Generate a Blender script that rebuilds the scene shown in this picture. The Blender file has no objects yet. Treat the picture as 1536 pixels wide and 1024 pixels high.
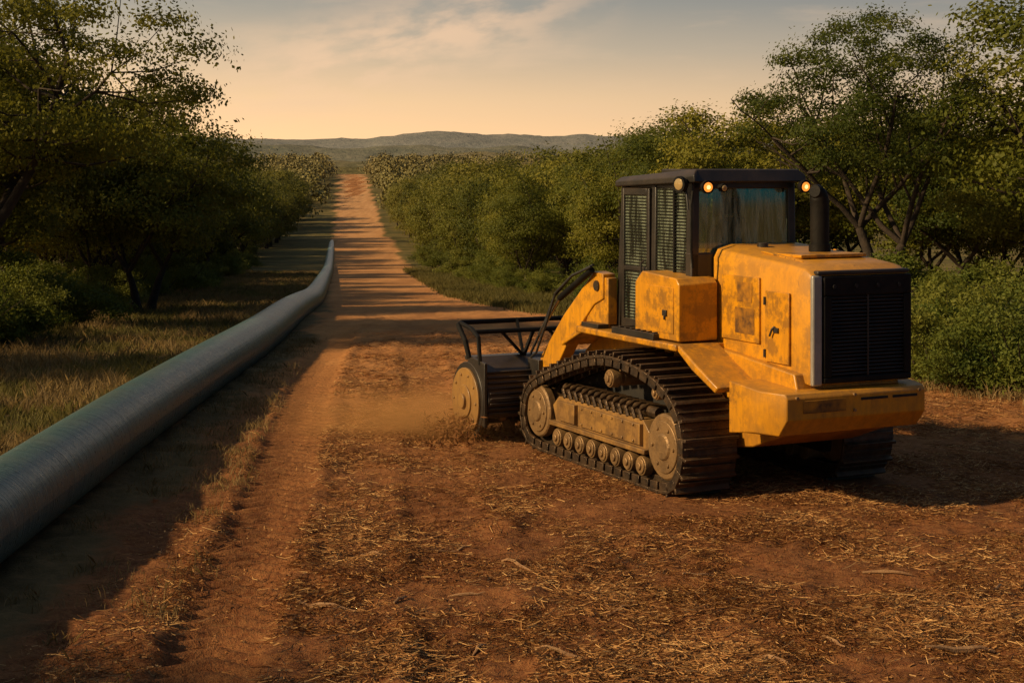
import bpy, bmesh, math, random
import numpy as np
from mathutils import Vector, Matrix
R=math.radians
scene=bpy.context.scene
COL=scene.collection
scene.view_settings.view_transform='Standard'
scene.view_settings.look='None'
scene.view_settings.exposure=0
scene.view_settings.gamma=1

# ---------------------------------------------------------------- noise / terrain
def vnoise(x,y,seed=0):
    x=np.asarray(x,float); y=np.asarray(y,float)
    xi=np.floor(x).astype(np.int64); yi=np.floor(y).astype(np.int64)
    fx=x-xi; fy=y-yi
    fx=fx*fx*(3-2*fx); fy=fy*fy*(3-2*fy)
    def h(a,b):
        n=(a*374761393+b*668265263+seed*974126177)&0xffffffff
        n=((n^(n>>13))*1274126177)&0xffffffff
        return ((n^(n>>16))&0xffffffff)/4294967296.0
    return (h(xi,yi)*(1-fx)+h(xi+1,yi)*fx)*(1-fy)+(h(xi,yi+1)*(1-fx)+h(xi+1,yi+1)*fx)*fy
def fbm(x,y,seed=0,o=4):
    s=0;a=.5;t=0
    for i in range(o):
        s=s+a*vnoise(np.asarray(x)*2**i+17*i,np.asarray(y)*2**i-9*i,seed+i);t+=a;a*=.5
    return s/t
_py=np.arange(-60,6000,2.0)
_ph=np.interp(_py,[-60,24,36,61,117,193,276,370,450,520,700,1200,6000],[0,0,-.25,-1.6,-3.9,-4.5,-2.0,1.5,2.2,0,-12,-20,-20])
_k=np.hanning(17);_k/=_k.sum()
_ps=np.convolve(np.pad(_ph,8,mode='edge'),_k,mode='valid')
def sm(a,b,x):
    t=np.clip((x-a)/(b-a),0,1);return t*t*(3-2*t)
MO=(1.56,15.8); TH=R(25.5); cF=(-math.sin(TH),math.cos(TH)); cR=(math.cos(TH),math.sin(TH))
RUTS=((0,.035,.040),(1.75,.014,.016))
def rutx(y,off): return -2.02-.075*(y-10.4)+off+.12*(vnoise(y/4.0,y*0+off,77)-.5)
def rutmask(x,y):
    m=0
    for off,dp,rg in RUTS:
        m=np.maximum(m,(1-sm(.26,.42,np.abs(x-rutx(y,off))))*(1.0 if off==0 else .5))
    return m
def Hh(x,y):
    x=np.asarray(x,float);y=np.asarray(y,float)
    h=np.interp(y,_py,_ps)
    u=x+.1057*y
    f=np.clip((70-y)/40,0,1)*np.clip((y-2)/4,0,1)
    lx=(x-MO[0])*cR[0]+(y-MO[1])*cR[1]; ly=(x-MO[0])*cF[0]+(y-MO[1])*cF[1]
    dm=np.maximum(np.abs(lx-1.3)-1.7,np.abs(ly-1.7)-2.9)
    f2=f*(.25+.75*sm(0,1.2,dm))*(1-.8*rutmask(x,y))
    n=.10*(fbm(x/2.6,y/2.6,3,3)-.5)+.11*(fbm(x/.45,y/.45,5,3)-.5)+.05*(vnoise(x/.12,y/.12,8)-.5)
    h=h+n*f2
    fr=f*np.clip((42-y)/12,0,1)
    for off,dep,rg in RUTS:
        d=np.abs(x-rutx(y,off))
        m=(1-sm(.28,.40,d))*fr
        h=h-dep*m+m*rg*np.sin(y*2*math.pi/.27+d*17)*(.5+.5*vnoise(y/1.1,y*0,79))
        h=h+.022*np.exp(-((d-.46)/.09)**2)*fr*(.4+vnoise(x/.2,y/.2,33))
    side=sm(7,30,np.abs(u-1))*sm(40,120,y)
    h=h+side*1.6*(fbm(x/40,y/40,11,2)-.4)
    return h
def hz(x,y): return float(Hh(np.array([x]),np.array([y]))[0])

# ---------------------------------------------------------------- mesh helpers
def np_mesh(name,v,f,smooth=False):
    me=bpy.data.meshes.new(name)
    v=np.ascontiguousarray(v,dtype=np.float32);f=np.ascontiguousarray(f,dtype=np.int32)
    m,k=f.shape
    me.vertices.add(len(v));me.vertices.foreach_set('co',v.ravel())
    me.loops.add(m*k);me.loops.foreach_set('vertex_index',f.ravel())
    me.polygons.add(m)
    me.polygons.foreach_set('loop_start',np.arange(0,m*k,k,dtype=np.int32))
    me.polygons.foreach_set('loop_total',np.full(m,k,dtype=np.int32))
    if smooth: me.polygons.foreach_set('use_smooth',np.ones(m,dtype=bool))
    me.update(calc_edges=True);me.validate()
    return me
def add_obj(name,me,mat=None,parent=None,loc=(0,0,0)):
    o=bpy.data.objects.new(name,me);COL.objects.link(o)
    if mat is not None and me is not None and len(me.materials)==0: me.materials.append(mat)
    if parent is not None:o.parent=parent
    o.location=loc
    return o
def empty(name,loc=(0,0,0),parent=None):
    o=bpy.data.objects.new(name,None);COL.objects.link(o);o.location=loc
    o.empty_display_size=.3
    if parent is not None:o.parent=parent
    return o
class MB:
    def __init__(s): s.v=[];s.f=[]
    def add(s,vs,fs):
        b=len(s.v);s.v+= [tuple(q) for q in vs];s.f+=[tuple(b+i for i in f) for f in fs]
    def box(s,x0,x1,y0,y1,z0,z1):
        s.add([(x0,y0,z0),(x1,y0,z0),(x1,y1,z0),(x0,y1,z0),(x0,y0,z1),(x1,y0,z1),(x1,y1,z1),(x0,y1,z1)],
              [(0,3,2,1),(4,5,6,7),(0,1,5,4),(1,2,6,5),(2,3,7,6),(3,0,4,7)])
    def loft(s,secs,caps=True):
        n=len(secs[0]);vs=[p for q in secs for p in q];fs=[]
        for i in range(len(secs)-1):
            for j in range(n):
                a=i*n+j;b=i*n+(j+1)%n
                fs.append((a,b,b+n,a+n))
        if caps:
            fs.append(tuple(range(n))[::-1]);fs.append(tuple(range((len(secs)-1)*n,len(secs)*n)))
        s.add(vs,fs)
    def px(s,prof,x0,x1): s.loft([[(x0,y,z) for y,z in prof],[(x1,y,z) for y,z in prof]])
    def tube(s,pts,r,n=12,caps=True):
        pts=[Vector(p) for p in pts];rs=r if isinstance(r,(list,tuple)) else [r]*len(pts)
        secs=[];ref=None
        for i,p in enumerate(pts):
            a=pts[max(i-1,0)];b=pts[min(i+1,len(pts)-1)];t=(b-a).normalized()
            if ref is None: ref=Vector((0,0,1)) if abs(t.z)<.9 else Vector((1,0,0))
            e1=(ref-t*ref.dot(t)).normalized();ref=e1;e2=t.cross(e1)
            secs.append([p+(e1*math.cos(2*math.pi*k/n)+e2*math.sin(2*math.pi*k/n))*rs[i] for k in range(n)])
        s.loft(secs,caps)
    def cyl(s,p0,p1,r,n=20): s.tube([p0,p1],r,n)
    def obox(s,c,ax,ay,az,hx,hy,hz_):
        c=Vector(c);ax=Vector(ax)*hx;ay=Vector(ay)*hy;az=Vector(az)*hz_
        vs=[c+ax*i+ay*j+az*k for k in(-1,1) for j in(-1,1) for i in(-1,1)]
        s.add(vs,[(0,2,3,1),(4,5,7,6),(0,1,5,4),(1,3,7,5),(3,2,6,7),(2,0,4,6)])
    def beam(s,p0,p1,w,h,up=(0,0,1)):
        p0=Vector(p0);p1=Vector(p1);t=(p1-p0);L=t.length;t.normalize()
        a=Vector(up).cross(t).normalized();b=t.cross(a)
        s.obox((p0+p1)/2,a,b,t,w/2,h/2,L/2)
    def obj(s,name,mat,parent=None,bevel=0,loc=(0,0,0),seg=2):
        me=bpy.data.meshes.new(name);me.from_pydata(s.v,[],s.f)
        bm=bmesh.new();bm.from_mesh(me);bmesh.ops.recalc_face_normals(bm,faces=bm.faces);bm.to_mesh(me);bm.free()
        me.shade_smooth();me.set_sharp_from_angle(angle=R(30))
        o=add_obj(name,me,mat,parent,loc)
        if bevel:
            m=o.modifiers.new('bevel','BEVEL');m.width=bevel;m.segments=seg;m.limit_method='ANGLE';m.angle_limit=R(30);m.harden_normals=False
        return o

# ---------------------------------------------------------------- materials
class NT:
    def __init__(s,nt): s.t=nt;s.n=nt.nodes;s.l=nt.links
    def node(s,ty,**k):
        n=s.n.new(ty)
        for a,b in k.items():
            if a=='ins':
                for i,val in b.items():
                    if isinstance(val,bpy.types.NodeSocket): s.l.new(val,n.inputs[i])
                    else: n.inputs[i].default_value=val
            else:setattr(n,a,b)
        return n
    def math(s,op,a,b=0.0,c=0.0,clamp=False):
        return s.node('ShaderNodeMath',operation=op,use_clamp=clamp,ins={0:a,1:b,2:c}).outputs[0]
    def noise(s,vec,scale,detail=4,rough=.5,dist=0):
        return s.node('ShaderNodeTexNoise',ins={'Vector':vec,'Scale':scale,'Detail':detail,'Roughness':rough,'Distortion':dist}).outputs['Fac']
    def ramp(s,fac,stops,interp='LINEAR'):
        r=s.node('ShaderNodeValToRGB',ins={'Fac':fac});cr=r.color_ramp;cr.interpolation=interp
        while len(cr.elements)<len(stops): cr.elements.new(.5)
        for e,(p,c) in zip(cr.elements,stops):
            e.position=p;e.color=(c,c,c,1) if isinstance(c,(int,float)) else (*c,1)
        return r.outputs['Color']
    def mix(s,f,a,b,mode='MIX'):
        n=s.node('ShaderNodeMix',data_type='RGBA',blend_type=mode)
        for i,val in ((0,f),(6,a),(7,b)):
            if isinstance(val,bpy.types.NodeSocket): s.l.new(val,n.inputs[i])
            elif i==0:n.inputs[0].default_value=val
            else:n.inputs[i].default_value=(*val,1)
        return n.outputs[2]
def new_mat(name):
    m=bpy.data.materials.new(name);m.use_nodes=True
    t=NT(m.node_tree);b=m.node_tree.nodes['Principled BSDF'];return m,t,b
def setc(t,b,key,val):
    if isinstance(val,bpy.types.NodeSocket): t.l.new(val,b.inputs[key])
    elif isinstance(val,tuple): b.inputs[key].default_value=(*val,1)
    else:b.inputs[key].default_value=val
def simple(name,c1,c2,scale=4,rough=.6,metal=0,bump=.2,bscale=None,spec=.5,lo=.35,hi=.65,dust=0):
    m,t,b=new_mat(name)
    co=t.node('ShaderNodeTexCoord').outputs['Object']
    n=t.noise(co,scale,6,.6)
    c=t.mix(t.ramp(n,[(lo,0.),(hi,1.)]),c1,c2)
    if dust:
        nz=t.node('ShaderNodeSeparateXYZ',ins={0:t.node('ShaderNodeNewGeometry').outputs['Normal']}).outputs[2]
        c=t.mix(t.math('MULTIPLY',t.math('MULTIPLY',t.math('MAXIMUM',nz,0.0),n),dust,0,True),c,(.28,.16,.07))
    setc(t,b,'Base Color',c)
    setc(t,b,'Roughness',rough);setc(t,b,'Metallic',metal);b.inputs['Specular IOR Level'].default_value=spec
    if bump:
        bp=t.node('ShaderNodeBump',ins={'Strength':bump,'Distance':.02,'Height':t.noise(co,bscale or scale*6,5,.6)})
        t.l.new(bp.outputs[0],b.inputs['Normal'])
    return m
def paint_mat(name,base,dark,dirt,amt=1.0):
    m,t,b=new_mat(name)
    co=t.node('ShaderNodeTexCoord').outputs['Object']
    st=t.node('ShaderNodeMapping',ins={'Vector':co,'Scale':(1,1,.22)}).outputs[0]
    n1=t.noise(st,1.4,3,.5);n2=t.noise(co,4.5,12,.75);n3=t.noise(st,34,4,.65);n4=t.noise(st,13,9,.7)
    c=t.mix(t.ramp(n1,[(.25,0.),(.8,1.)]),base,dark)
    c=t.mix(t.math('MULTIPLY',t.ramp(n4,[(.44,0.),(.85,1.)]),.55*amt),c,dirt)
    c=t.mix(t.math('MULTIPLY',t.ramp(n2,[(.52,0.),(.80,1.)]),.35*amt),c,dirt)
    z=t.node('ShaderNodeSeparateXYZ',ins={0:co}).outputs[2]
    zz=t.math('MULTIPLY',t.math('SUBTRACT',1.5,z),.45)
    dm=t.math('MULTIPLY',t.math('ADD',zz,t.math('MULTIPLY_ADD',n4,1.0,-.42)),.8*amt,0,True)
    c=t.mix(dm,c,dirt)
    geo=t.node('ShaderNodeNewGeometry')
    edge=t.ramp(geo.outputs['Pointiness'],[(.53,0.),(.60,1.)])
    c=t.mix(t.math('MULTIPLY',edge,t.ramp(n2,[(.46,0.),(.54,.9)])),c,(.08,.045,.02))
    c=t.mix(t.ramp(n3,[(.66,0.),(.71,.7)]),c,(.15,.065,.02))
    nz=t.node('ShaderNodeSeparateXYZ',ins={0:geo.outputs['Normal']}).outputs[2]
    c=t.mix(t.math('MULTIPLY',t.math('MULTIPLY',t.math('MAXIMUM',nz,0.0),n2),.35),c,(.40,.25,.12))
    setc(t,b,'Base Color',c)
    setc(t,b,'Roughness',t.math('MULTIPLY_ADD',n2,.45,.13,True))
    bp=t.node('ShaderNodeBump',ins={'Strength':.12,'Distance':.012,'Height':t.noise(co,3.5,3,.5)})
    t.l.new(bp.outputs[0],b.inputs['Normal'])
    return m
M_yel=paint_mat('yellow_paint',(.69,.312,.009),(.58,.245,.008),(.20,.095,.025))
M_yeld=paint_mat('worn_yellow',(.46,.25,.055),(.32,.18,.05),(.17,.095,.045),1.2)
M_grime=simple('grimy_paint',(.10,.05,.018),(.46,.20,.014),6,.5,0,.1,None,.3,.38,.68)
M_blk=simple('black_paint',(.014,.013,.012),(.035,.028,.022),3,.40,0,.1,dust=.22)
M_exh=simple('exhaust_black',(.006,.006,.006),(.014,.012,.010),6,.6,0,.2,None,.15)
M_dark=simple('dark_inside',(.008,.008,.008),(.02,.016,.012),3,.8,0,.1)
M_steel=simple('track_steel',(.038,.030,.024),(.11,.072,.042),7,.45,.6,.5,30,dust=.7)
M_iron=simple('worn_iron',(.17,.105,.05),(.33,.20,.085),5,.5,.45,.4,30)
M_grey=simple('grey_paint',(.28,.27,.25),(.40,.37,.33),4,.35,.3,.1)
M_seat=simple('seat_cloth',(.014,.014,.015),(.03,.026,.022),8,.9)
M_chrome=simple('cylinder_rod',(.5,.48,.45),(.4,.38,.35),5,.2,.95,0)
M_rub=simple('hose_rubber',(.015,.015,.015),(.03,.03,.03),5,.6,0,.1)
def glass_mat(name,tint):
    m,t,b=new_mat(name)
    out=m.node_tree.nodes['Material Output']
    co=t.node('ShaderNodeTexCoord').outputs['Object']
    mp=t.node('ShaderNodeMapping',ins={'Vector':co,'Scale':(9,6,.9)}).outputs[0]
    n=t.noise(mp,1.8,7,.68,.3)
    tr=t.node('ShaderNodeBsdfTransparent',ins={'Color':(*tint,1)})
    gl=t.node('ShaderNodeBsdfGlossy',ins={'Color':(.85,.9,.86,1),'Roughness':.05})
    df=t.node('ShaderNodeBsdfDiffuse',ins={'Color':(.42,.50,.38,1)})
    m1=t.node('ShaderNodeMixShader',ins={0:t.math('MULTIPLY',t.ramp(n,[(.44,.05),(.58,.9)]),.5),1:tr.outputs[0],2:df.outputs[0]})  # upright streaky reflections painted on the glass as pale diffuse bands
    lw=t.node('ShaderNodeFresnel',ins={'IOR':1.6}).outputs[0]
    m2=t.node('ShaderNodeMixShader',ins={0:t.math('MULTIPLY_ADD',lw,1.0,.07,True),1:m1.outputs[0],2:gl.outputs[0]})
    t.l.new(m2.outputs[0],out.inputs['Surface'])
    return m
M_glass=glass_mat('cab_glass',(.80,.86,.78))
def emis(name,c,s):
    m,t,b=new_mat(name);setc(t,b,'Base Color',(.3,.1,.02));b.inputs['Emission Color'].default_value=(*c,1);b.inputs['Emission Strength'].default_value=s;return m
M_lamp=emis('amber_lamp',(1,.30,.035),1.2)
M_core=emis('lamp_filament',(1,.6,.2),2.2)
M_lampoff=simple('lamp_glass',(.5,.35,.15),(.4,.3,.15),5,.15,.3,0)

def leaf_mat(name,a,b_,c,tr=.38,tcol=(.22,.21,.02)):
    m,t,b=new_mat(name)
    out=m.node_tree.nodes['Material Output']
    geo=t.node('ShaderNodeNewGeometry').outputs['Position']
    oi=t.node('ShaderNodeObjectInfo').outputs['Random']
    rnd=t.node('ShaderNodeAttribute',attribute_name='rnd').outputs['Fac']
    n=t.noise(geo,.5,2,.5)
    f=t.math('ADD',t.math('MULTIPLY',n,.5),t.math('MULTIPLY_ADD',rnd,.45,-.01))
    f=t.math('ADD',f,t.math('MULTIPLY_ADD',oi,.62,-.26))
    col=t.ramp(f,[(.15,a),(.5,b_),(.9,c)])
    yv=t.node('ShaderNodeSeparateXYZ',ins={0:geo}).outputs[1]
    haze_tint=t.node('ShaderNodeMapRange',ins={0:yv,1:45.0,2:430.0,3:0.0,4:.55}).outputs[0]
    col=t.mix(haze_tint,col,(.27,.21,.12))  # distance haze painted into the leaf colour, stronger farther along Y
    setc(t,b,'Base Color',col);setc(t,b,'Roughness',.55);b.inputs['Specular IOR Level'].default_value=.15
    if tr:
        tl=t.node('ShaderNodeBsdfTranslucent',ins={'Color':t.mix(.5,col,tcol)})
        mx=t.node('ShaderNodeMixShader',ins={0:tr,1:b.outputs[0],2:tl.outputs[0]})
        t.l.new(mx.outputs[0],out.inputs['Surface'])
    return m
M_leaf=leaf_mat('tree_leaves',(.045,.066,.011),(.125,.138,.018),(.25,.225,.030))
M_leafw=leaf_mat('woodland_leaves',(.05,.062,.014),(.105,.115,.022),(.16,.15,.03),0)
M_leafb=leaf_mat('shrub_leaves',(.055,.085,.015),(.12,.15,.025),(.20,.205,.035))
M_bark=simple('bark',(.022,.015,.010),(.05,.034,.022),6,.9,0,.8,25)
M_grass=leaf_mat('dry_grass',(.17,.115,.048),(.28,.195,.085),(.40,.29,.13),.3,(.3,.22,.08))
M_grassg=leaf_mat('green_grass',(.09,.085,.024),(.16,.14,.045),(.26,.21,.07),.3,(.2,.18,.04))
def straw_mat():
    m,t,b=new_mat('wood_chips_straw')
    rnd=t.node('ShaderNodeAttribute',attribute_name='rnd').outputs['Fac']
    setc(t,b,'Base Color',t.ramp(rnd,[(0,(.12,.048,.017)),(.4,(.25,.110,.036)),(.75,(.42,.215,.075)),(1,(.62,.38,.155))]))
    setc(t,b,'Roughness',.85);b.inputs['Specular IOR Level'].default_value=.2;return m
M_straw=straw_mat()
M_stick=simple('dry_wood',(.38,.22,.10),(.25,.13,.06),8,.8,0,.4)

def ground_mat():
    m,t,b=new_mat('ground_soil')
    pos=t.node('ShaderNodeNewGeometry').outputs['Position']
    dirt=t.node('ShaderNodeAttribute',attribute_name='dirt').outputs['Fac']
    big=t.noise(pos,.35,4,.6);mid=t.noise(pos,2.2,7,.68);fine=t.noise(pos,18,5,.7);vf=t.noise(pos,70,3,.6)
    xyz=t.node('ShaderNodeSeparateXYZ',ins={0:pos})
    c=t.ramp(mid,[(.28,(.085,.031,.013)),(.5,(.180,.066,.024)),(.72,(.30,.122,.043))])
    c=t.mix(t.ramp(fine,[(.42,.0),(.62,.5)]),c,(.37,.175,.064))
    c=t.mix(t.ramp(vf,[(.52,0.),(.68,.55)]),c,(.065,.026,.012))
    far=t.node('ShaderNodeMapRange',ins={0:xyz.outputs[1],1:15.0,2:32.0}).outputs[0]
    rc=t.mix(t.ramp(big,[(.35,0.),(.6,1.)]),(.46,.20,.068),(.58,.28,.10))
    st=t.node('ShaderNodeMapping',ins={'Vector':pos,'Scale':(.9,.08,.2),'Rotation':(0,0,-.105)}).outputs[0]
    rc=t.mix(t.ramp(t.noise(st,1.0,4,.6),[(.42,0.),(.62,.6)]),rc,(.31,.14,.05))
    rc=t.mix(t.ramp(mid,[(.5,0.),(.7,.4)]),rc,(.28,.125,.046))
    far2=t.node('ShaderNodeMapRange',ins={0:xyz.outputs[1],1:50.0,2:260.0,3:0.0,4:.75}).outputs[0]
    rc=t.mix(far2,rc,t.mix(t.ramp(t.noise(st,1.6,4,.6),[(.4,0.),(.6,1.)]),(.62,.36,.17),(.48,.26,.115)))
    c=t.mix(far,c,rc)
    g=t.mix(t.ramp(mid,[(.35,0.),(.65,1.)]),(.12,.083,.034),(.23,.15,.062))
    g=t.mix(t.ramp(fine,[(.45,0.),(.6,.5)]),g,(.09,.068,.028))
    gf=t.node('ShaderNodeMapRange',ins={0:xyz.outputs[1],1:45.0,2:90.0}).outputs[0]
    g=t.mix(gf,g,t.mix(t.ramp(big,[(.4,0.),(.6,1.)]),(.08,.072,.022),(.17,.13,.045)))
    dm=t.math('ADD',dirt,t.math('MULTIPLY_ADD',mid,.8,-.4))
    c=t.mix(t.ramp(dm,[(.35,0.),(.65,1.)]),g,c)
    setc(t,b,'Base Color',c);setc(t,b,'Roughness',.95);b.inputs['Specular IOR Level'].default_value=.15
    hh=t.math('ADD',t.math('MULTIPLY',fine,.6),t.math('MULTIPLY',vf,.4))
    bp=t.node('ShaderNodeBump',ins={'Strength':1.0,'Distance':.035,'Height':hh})
    t.l.new(bp.outputs[0],b.inputs['Normal'])
    return m
M_ground=ground_mat()

# ---------------------------------------------------------------- terrain
def grow(start,step,end,g):
    o=[];x=start
    while x<end: x+=step;step*=g;o.append(x)
    return o
xs=list(np.arange(-9,11.01,.06));xs=[-q for q in grow(9,.1,4500,1.09)][::-1]+xs+grow(xs[-1],.1,4500,1.09)
ys=[-60,-40,-25,-12,-4,2,5,7]+list(np.arange(8,36,.05));ys=ys+grow(ys[-1],.1,5800,1.035)
xs=np.array(xs);ys=np.array(ys)
GX,GY=np.meshgrid(xs,ys);nx=len(xs);ny=len(ys)
GZ=Hh(GX,GY)
U=GX+.1057*GY
def pipe_x(y): return np.interp(y,[4,13,22.4,30,51,98,162,600],[-4.35,-4.46,-4.66,-4.82,-6.55,-11.6,-18.7,-65.0])
def right_edge(y): return np.interp(y,[0,18,24,32,45,60,500],[30,16,10.5,8.0,5.6,4.7,4.6])
edge_n=(fbm(GX/2.5,GY/2.5,21,3)-.5)*2.0
ledge=pipe_x(GY)+.1057*GY+np.interp(GY,[0,30,60,200],[.9,.8,0.3,0.0])
dirt=np.clip(np.minimum((U-ledge)/1.2+.5+edge_n*.4,(right_edge(GY)-U)/1.6+.5+edge_n*.5),0,1)
dirt=np.where(GY>470,0,dirt)
roadv=(dirt>.5)
idx=np.arange(nx*ny).reshape(ny,nx)
F=np.stack([idx[:-1,:-1],idx[:-1,1:],idx[1:,1:],idx[1:,:-1]],-1).reshape(-1,4)
V=np.stack([GX,GY,GZ],-1).reshape(-1,3)
rf=roadv.ravel()[F].all(1)
RF=F[rf]
cnt=np.zeros(nx*ny,int);np.add.at(cnt,RF.ravel(),1)
Vg=V.copy();Vg[cnt==4,2]-=.06
def attr(me,name,arr,dom='POINT'):
    a=me.attributes.new(name,'FLOAT',dom);a.data.foreach_set('value',np.ascontiguousarray(arr,dtype=np.float32))
me=np_mesh('ground',Vg,F,True);attr(me,'dirt',dirt.ravel())
g=add_obj('ground',me,M_ground);g['kind']='structure'
used,inv=np.unique(RF.ravel(),return_inverse=True)
me=np_mesh('dirt_road',V[used],inv.reshape(-1,4),True);attr(me,'dirt',dirt.ravel()[used])
g=add_obj('dirt_road',me,M_ground);g['kind']='structure'

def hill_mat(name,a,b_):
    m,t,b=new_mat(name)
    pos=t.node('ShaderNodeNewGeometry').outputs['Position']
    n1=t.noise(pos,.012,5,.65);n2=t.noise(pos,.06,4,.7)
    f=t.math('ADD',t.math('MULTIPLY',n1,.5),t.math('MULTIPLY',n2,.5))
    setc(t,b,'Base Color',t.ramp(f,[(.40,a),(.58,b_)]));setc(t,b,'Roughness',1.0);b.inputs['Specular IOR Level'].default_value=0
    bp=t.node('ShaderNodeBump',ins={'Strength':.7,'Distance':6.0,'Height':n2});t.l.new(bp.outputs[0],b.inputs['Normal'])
    return m
for k,(y0,w,top,amp,ca,cb,seed) in enumerate([(900,160,4,4,(.085,.082,.04),(.18,.155,.075),23),(1350,260,15,8,(.10,.10,.06),(.19,.165,.10),31),(2100,420,36,17,(.135,.145,.115),(.20,.19,.145),41),(3300,600,68,30,(.185,.195,.185),(.24,.235,.215),54)]):  # scrub colours with haze painted in, paler on the farther ridges
    hx=np.linspace(-y0*.75,y0*.75,300);hy=np.linspace(y0-w,y0+w,60)
    A,B=np.meshgrid(hx,hy)
    rid=top+amp*(fbm(A/(y0*.11)+seed,B/(y0*.5),seed,4)-.5)*2
    Z=-20+(rid+20)*np.cos((B-y0)/w*math.pi/2)+2.5*(fbm(A/30,B/30,seed+3,3)-.5)*(k+1)
    i2=np.arange(A.size).reshape(A.shape)
    f2=np.stack([i2[:-1,:-1],i2[:-1,1:],i2[1:,1:],i2[1:,:-1]],-1).reshape(-1,4)
    o=add_obj('hills',np_mesh('hills',np.stack([A,B,Z],-1).reshape(-1,3),f2,True),hill_mat('hazy_hill_scrub',ca,cb));o['kind']='structure'

# ---------------------------------------------------------------- leaves
def leaf_quads(c,size,rng,aspect=.55,nrm=None,loose=.75):
    n=len(c)
    if nrm is None:
        d=rng.normal(size=(n,3));d/=np.linalg.norm(d,axis=1,keepdims=True)
        e=rng.normal(size=(n,3))
        w=np.cross(d,e);w/=np.linalg.norm(w,axis=1,keepdims=True)
    else:
        N=nrm+rng.normal(size=(n,3))*loose;N/=np.linalg.norm(N,axis=1,keepdims=True)
        e=rng.normal(size=(n,3));d=np.cross(N,e);d/=np.linalg.norm(d,axis=1,keepdims=True)
        w=np.cross(N,d)
    s=size*rng.uniform(.6,1.3,(n,1))
    v=np.stack([c-d*s*.5,c+w*s*aspect*.5,c+d*s*.5,c-w*s*aspect*.5],1).reshape(-1,3)
    f=np.arange(n*4).reshape(-1,4)
    return v,f
def leaf_mesh(name,c,size,rng,mat,aspect=.55,rn=None,nrm=None,loose=.75):
    v,f=leaf_quads(c,size,rng,aspect,nrm,loose)
    me=np_mesh(name,v,f)
    attr(me,'rnd',rng.random(len(f)) if rn is None else rn,'FACE')
    me.materials.append(mat);return me
def clumps(pick,per,rad,rng,flat=.75,ex=.36):
    K=len(pick)
    d=rng.normal(size=(K*per,3));d/=np.linalg.norm(d,axis=1,keepdims=True)
    d[:,2]=np.where(d[:,2]<-.3,-d[:,2]*.6,d[:,2])
    rr=np.repeat(rad*rng.uniform(.65,1.25,K),per)[:,None]
    ph=np.repeat(rng.uniform(0,6,(K,1)),per,0)
    lump=1+.34*np.sin(d[:,:1]*6+ph)*np.cos(d[:,1:2]*5+d[:,2:3]*5)
    c=np.repeat(pick,per,0)+d*rr*lump*(rng.random((K*per,1))**ex)*np.array([1,1,flat])+rng.normal(size=(K*per,3))*.05
    n=d*np.array([1,1,1.2])
    return c,n
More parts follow.
